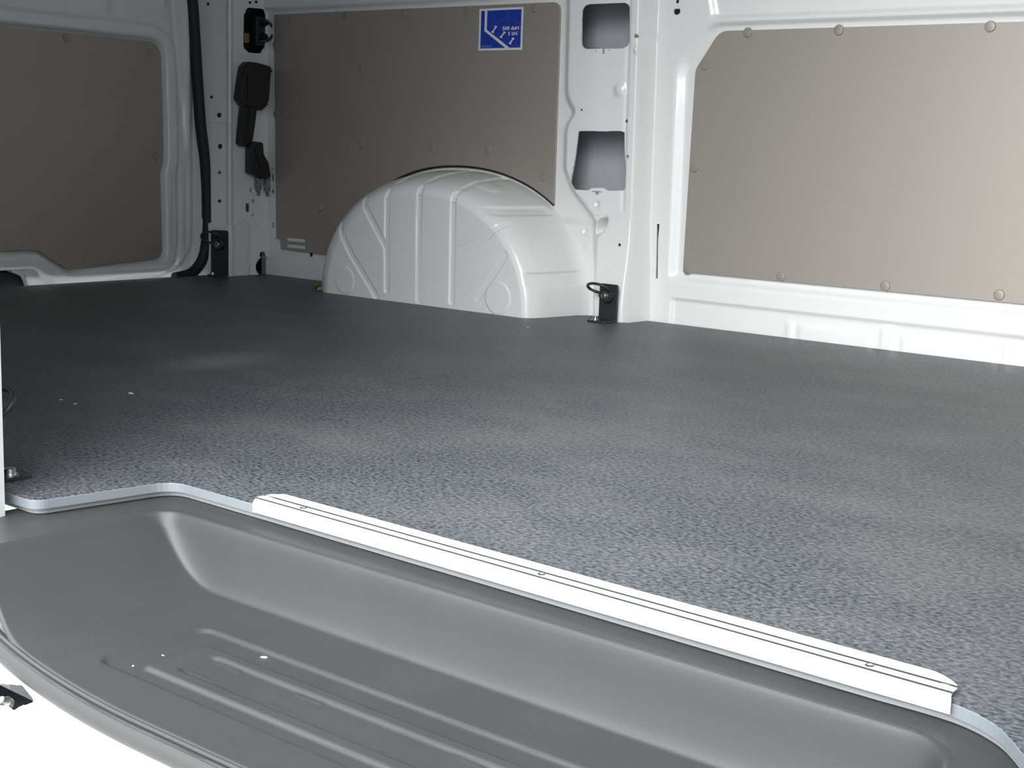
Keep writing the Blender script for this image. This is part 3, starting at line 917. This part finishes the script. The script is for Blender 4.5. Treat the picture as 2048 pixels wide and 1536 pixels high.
# ================================================================== TIE-DOWN BRACKETS
def bracket(loc, rotz, label, h=.074, w_=.044, foot=.045, ringtilt=.6, ringdx=-.010, footw=None):
    t = empty('tie_down_bracket', loc, rotz)
    tag(t, label, 'tie-down', 'black tie-down brackets')
    footw = footw or w_
    poly = fillet([(-w_/2, 0), (w_/2, 0), (w_/2, h), (-w_/2, h)], [0, 0, .005, .005], 4)
    plate('back_plate', poly, lambda a, b_, d: (a, -d, b_+.001), .004, BLACKM, t, .0008)
    fpoly = fillet([(-footw/2, -.004), (footw/2, -.004), (footw/2, -foot), (-footw/2, -foot)], [0, 0, .005, .005], 4)
    plate('foot_plate', fpoly, lambda a, b_, d: (a, b_, .0005+d), .0035, BLACKM, t, .0006)
    hub = lathe('hub', [(.0001, 0), (.0150, 0), (.0150, .006), (.0125, .010), (.0095, .011), (.0001, .011)], BLACKM, t, 20, 'Y')
    hub.location = (0, -.004, h*.70)
    bt = lathe('bolt', [(.0001, 0), (.0085, 0), (.0085, .002), (.0060, .0022), (.0060, .007), (.0045, .008), (.0001, .008)], DARKBOLT, hub, 12, 'Y')
    bt.location = (0, -.011, 0)
    pts = []
    R_ = .0225
    for i in range(36):
        a = 2*math.pi*i/36
        x = R_*1.08*math.cos(a)+ringdx; u = R_*.80*math.sin(a)+.012
        pts.append((x, -.014-u*math.cos(ringtilt)*.9, h*.70+.008+u*math.sin(ringtilt)))
    tube('ring', pts, .0029, BLACKM, t, 8, True)
    ear = plate('ring_clamp', fillet([(-.017, -.004), (.012, -.004), (.012, .012), (-.012, .014)], .003, 3), lambda a, b_, d: (a, -.004-d, h*.70+b_), .012, BLACKM, t, .001)
    fb = lathe('foot_bolt', [(.0001, 0), (.0090, 0), (.0090, .0015), (.0062, .0018), (.0062, .0065), (.0050, .0075), (.0001, .0075)], CHROME, t, 6 if False else 12)
    fb.location = (-.012, -foot*.62, .004)
    return t
bracket((-1.6145, 2.2985, 0), 0, 'black tie-down bracket at the foot of the bright middle pillar', ringdx=-.012)
ba = [(0.0797, 0.0635)][0]
bloc = dmap((ba[0], 0), .0085)
bracket((bloc[0], bloc[1], 0), math.atan2((DB_-DA)[1], (DB_-DA)[0]), 'black tie-down bracket at the dark rear corner pillar', h=.112, w_=.046, foot=.030, ringtilt=.9, ringdx=-.016)
bracket((-1.232, .7005, 0), math.pi, 'black tie-down bracket cut off by the left picture edge', h=.085, w_=.046, foot=.050, ringtilt=.75, ringdx=-.006)

# tie-down ring in the top hole of the rear pillar
tr = empty('tie_down_ring', dmap((cb[0], .60)))
tag(tr, 'black tie-down ring in the top hole of the rear pillar', 'tie-down')
o0 = Vector(tr.location)
hp = [(0.1927, 0.6046)][0]
hc = Vector(dmap(hp, -.012))-o0
blk = box('anchor_block', (hc.x-.012, hc.y-.014, hc.z-.040), (hc.x+.012, hc.y+.016, hc.z+.034), BLACKP, tr, .006)
pts = []
for q, dd in zip([(0.1878, 0.6282), (0.2054, 0.6286), (0.2232, 0.6217), (0.2331, 0.6104), (0.2348, 0.6008), (0.2283, 0.5882), (0.2154, 0.5799), (0.1944, 0.5782), (0.1816, 0.5796)], [-.010, .006, .012, .014, .015, .014, .012, .004, -.012]):
    pts.append(Vector(dmap((q[0]-.82*dd, q[1]), dd))-o0)
tube('ring', catmull(pts, 5), .0036, BLACKM, tr, 10)
bk = box('ring_hole_shade', (hc.x-.045, hc.y-.060, hc.z-.070), (hc.x-.020, hc.y+.045, hc.z+.075), BLACKP, tr, .004)  # black backing added so the hole looks shaded inside
yb = box('sealant_patch', (hc.x-.021, hc.y-.026, hc.z-.032), (hc.x-.016, hc.y-.010, hc.z-.008), AMBER, tr, .002)
for z_ in (.018, -.016):
    lg = lathe('lug', [(.0001, 0), (.010, 0), (.011, .006), (.008, .014), (.0001, .015)], BLACKP, tr, 14, 'X')
    lg.location = (hc.x+.006, hc.y+.010, hc.z+z_)

# ================================================================== BLACK UNITS ON THE REAR PILLAR
def ppoly(pts, d0):  # extruded outline fixed on the rear pillar face
    return lambda a, b_, d: tuple(Vector(dmap((a, b_), d0+d)))
def pillar_part(name, pix, d0, thick, m, parent, bevel=.004):
    org = Vector(parent.location)
    sh = .82*(d0+.75*thick)
    o = plate(name, pix, lambda a, b_, d: tuple(Vector(dmap((a-sh, b_), d0+d))-org), thick, m, parent, bevel)
    return o
wu = empty('wiring_housing', dmap([(0.1632, 0.3236)][0]))
tag(wu, 'black plastic housing with a narrow tail on the rear pillar', 'housing')
pillar_part('housing_body', fillet([(0.1563, 0.5237), (0.1818, 0.5230), (0.2157, 0.5179), (0.2239, 0.5099), (0.2177, 0.4360), (0.2097, 0.4185), (0.1951, 0.4080), (0.1741, 0.4145), (0.1423, 0.4180), (0.1296, 0.4343), (0.1374, 0.4804), (0.1437, 0.5108)], .006, 4), .004, .030, BLACKP, wu)
pillar_part('housing_rib', fillet([(0.1580, 0.4913), (0.1691, 0.4919), (0.1725, 0.4278), (0.1613, 0.4273)], .002, 2), .033, .004, BLACKP, wu, .0015)
pillar_part('side_clip', fillet([(0.1327, 0.4826), (0.1437, 0.4832), (0.1406, 0.4493), (0.1280, 0.4523)], .002, 2), .004, .016, BLACKP, wu, .002)
pillar_part('tail', fillet([(0.1407, 0.4227), (0.1838, 0.4173), (0.1775, 0.3730), (0.1696, 0.3311), (0.1583, 0.3259), (0.1408, 0.3182), (0.1297, 0.3265), (0.1344, 0.3716)], .005, 3), .004, .020, BLACKP, wu)
pillar_part('tail_rib', fillet([(0.1645, 0.4189), (0.1725, 0.4193), (0.1678, 0.3849), (0.1615, 0.3627), (0.1583, 0.3626)], .0015, 2), .023, .004, BLACKP, wu, .001)
for a, b_ in (([(0.2206, 0.5146)][0], [(0.2354, 0.4996)][0]), ([(0.2096, 0.4307)][0], [(0.2194, 0.4238)][0])):
    s0 = Vector(dmap((a[0]-.012, a[1]), .014))-Vector(wu.location); s1 = Vector(dmap((b_[0]-.012, b_[1]), .014))-Vector(wu.location)
    tube('mounting_tab', [s0, (s0+s1)/2, s1], lambda t: .0045*(1-.75*t), BLACKP, wu, 8)

bt_ = empty('cable_boot', dmap([(0.1925, 0.2424)][0]))
tag(bt_, 'black bent cable boot hanging under the black housing', 'cable boot')
pillar_part('boot_body', fillet([(0.1631, 0.3334), (0.2003, 0.3306), (0.2037, 0.3022), (0.2185, 0.2813), (0.2253, 0.2476), (0.2155, 0.2425), (0.1974, 0.2412), (0.1827, 0.2498), (0.1682, 0.2522), (0.1617, 0.2559), (0.1616, 0.3051)], [.004, .004, .004, .008, .004, .003, .003, .004, .004, .003, .008], 4), .004, .024, BLACKP, bt_)
pillar_part('boot_window', fillet([(0.1649, 0.2744), (0.1778, 0.2696), (0.1795, 0.2510), (0.1666, 0.2547)], .003, 3), .0275, .0012, RUBBER_GREY, bt_, .0003)
pillar_part('boot_fold', fillet([(0.1760, 0.3165), (0.1890, 0.3118), (0.2088, 0.2650), (0.1990, 0.2624)], .002, 3), .027, .003, RUBBER, bt_, .0012)
CL = []
for q, lab in zip([(0.1910, 0.2250), (0.2189, 0.2225)], ('left', 'right')):
    c_ = empty('cable_clip', dmap(q))
    tag(c_, 'grey brown cable clip under the cable boot, %s one' % ('the one nearer the rear door' if lab == 'left' else 'the one nearer the lining board'), 'clip', 'clips under the cable boot')
    pillar_part('clip_body', fillet([(q[0]-.009, q[1]+.020), (q[0]+.007, q[1]+.021), (q[0]+.009, q[1]+.004), (q[0]+.006, q[1]-.014), (q[0]-.006, q[1]-.014), (q[0]-.010, q[1]+.002)], .004, 3), .002, .010, CLIP, c_, .002)
    pillar_part('clip_pin', fillet([(q[0]-.004, q[1]-.013), (q[0]+.004, q[1]-.013), (q[0]+.003, q[1]-.026), (q[0]-.003, q[1]-.026)], .001, 2), .002, .006, CLIP, c_, .001)

# ================================================================== REAR DOOR SEAL
sp_ = [(2.1927, 0.7093), (2.1982, 0.6282), (2.2051, 0.5347), (2.2122, 0.4399), (2.2194, 0.3621), (2.2314, 0.2836), (2.2372, 0.1978), (2.2369, 0.1051), (2.2273, 0.0494), (2.2070, 0.0191), (2.1793, 0.0030), (2.1369, -0.0036)]
pts = [( -2.802, 2.215, .95), (-2.802, 2.213, .78)] + [(-2.802, a, b_) for a, b_ in sp_]
path = catmull([np.array(p) for p in pts], 6)
ds = tube('door_seal', path, .0135, RUBBER, None, 12)
tag(ds, 'thick black rubber seal between rear door and corner pillar', 'seal')

# ================================================================== CRUMBS
cm = None
CHIPL = ['pale wood chip on the load floor, largest of the three at the left', 'tiny pale chip on the load floor, leftmost of all',
         'tiny pale chip on the load floor, just right of the leftmost one', 'pale chip on the load floor in front of the wheel arch',
         'tiny pale chip on the step tray, nearest the seal', 'tiny pale chip on the step tray beside the first raised rib', 'largest pale chip on the step tray, between two ribs']
for i, ((a, b_), z, s) in enumerate([([(-1.5354, 1.0993)][0], .0, .0042), ([(-1.5525, 1.0053)][0], .0, .0026), ([(-1.5178, 1.0028)][0], .0, .0024), ([(-1.6497, 2.0821)][0], 0, .004),
                       ([(-0.8845, 0.6320)][0], ZB, .0016), ([(-0.8866, 0.6622)][0], ZB, .0014), ([(-0.8317, 0.7205)][0], ZB-.003, .0030)]):
    if cm is None:
        o = obj('wood_chip', [(-1, -.4, 0), (.9, -.5, 0), (1.1, .3, 0), (-.6, .5, 0), (-.5, -.1, .35), (.6, 0, .3)],
                [(0, 3, 2, 1), (0, 1, 5, 4), (1, 2, 5), (2, 3, 4, 5), (3, 0, 4)], CHIPM)
        cm = o.data
    else:
        o = link(bpy.data.objects.new('wood_chip', cm))
    o.location = (a, b_, z+.0001); o.scale = (s, s, s); o.rotation_euler = (0, 0, .6*i)
    tag(o, CHIPL[i], 'chip', 'pale chips on the ' + ('load floor' if z == 0 else 'step tray'))
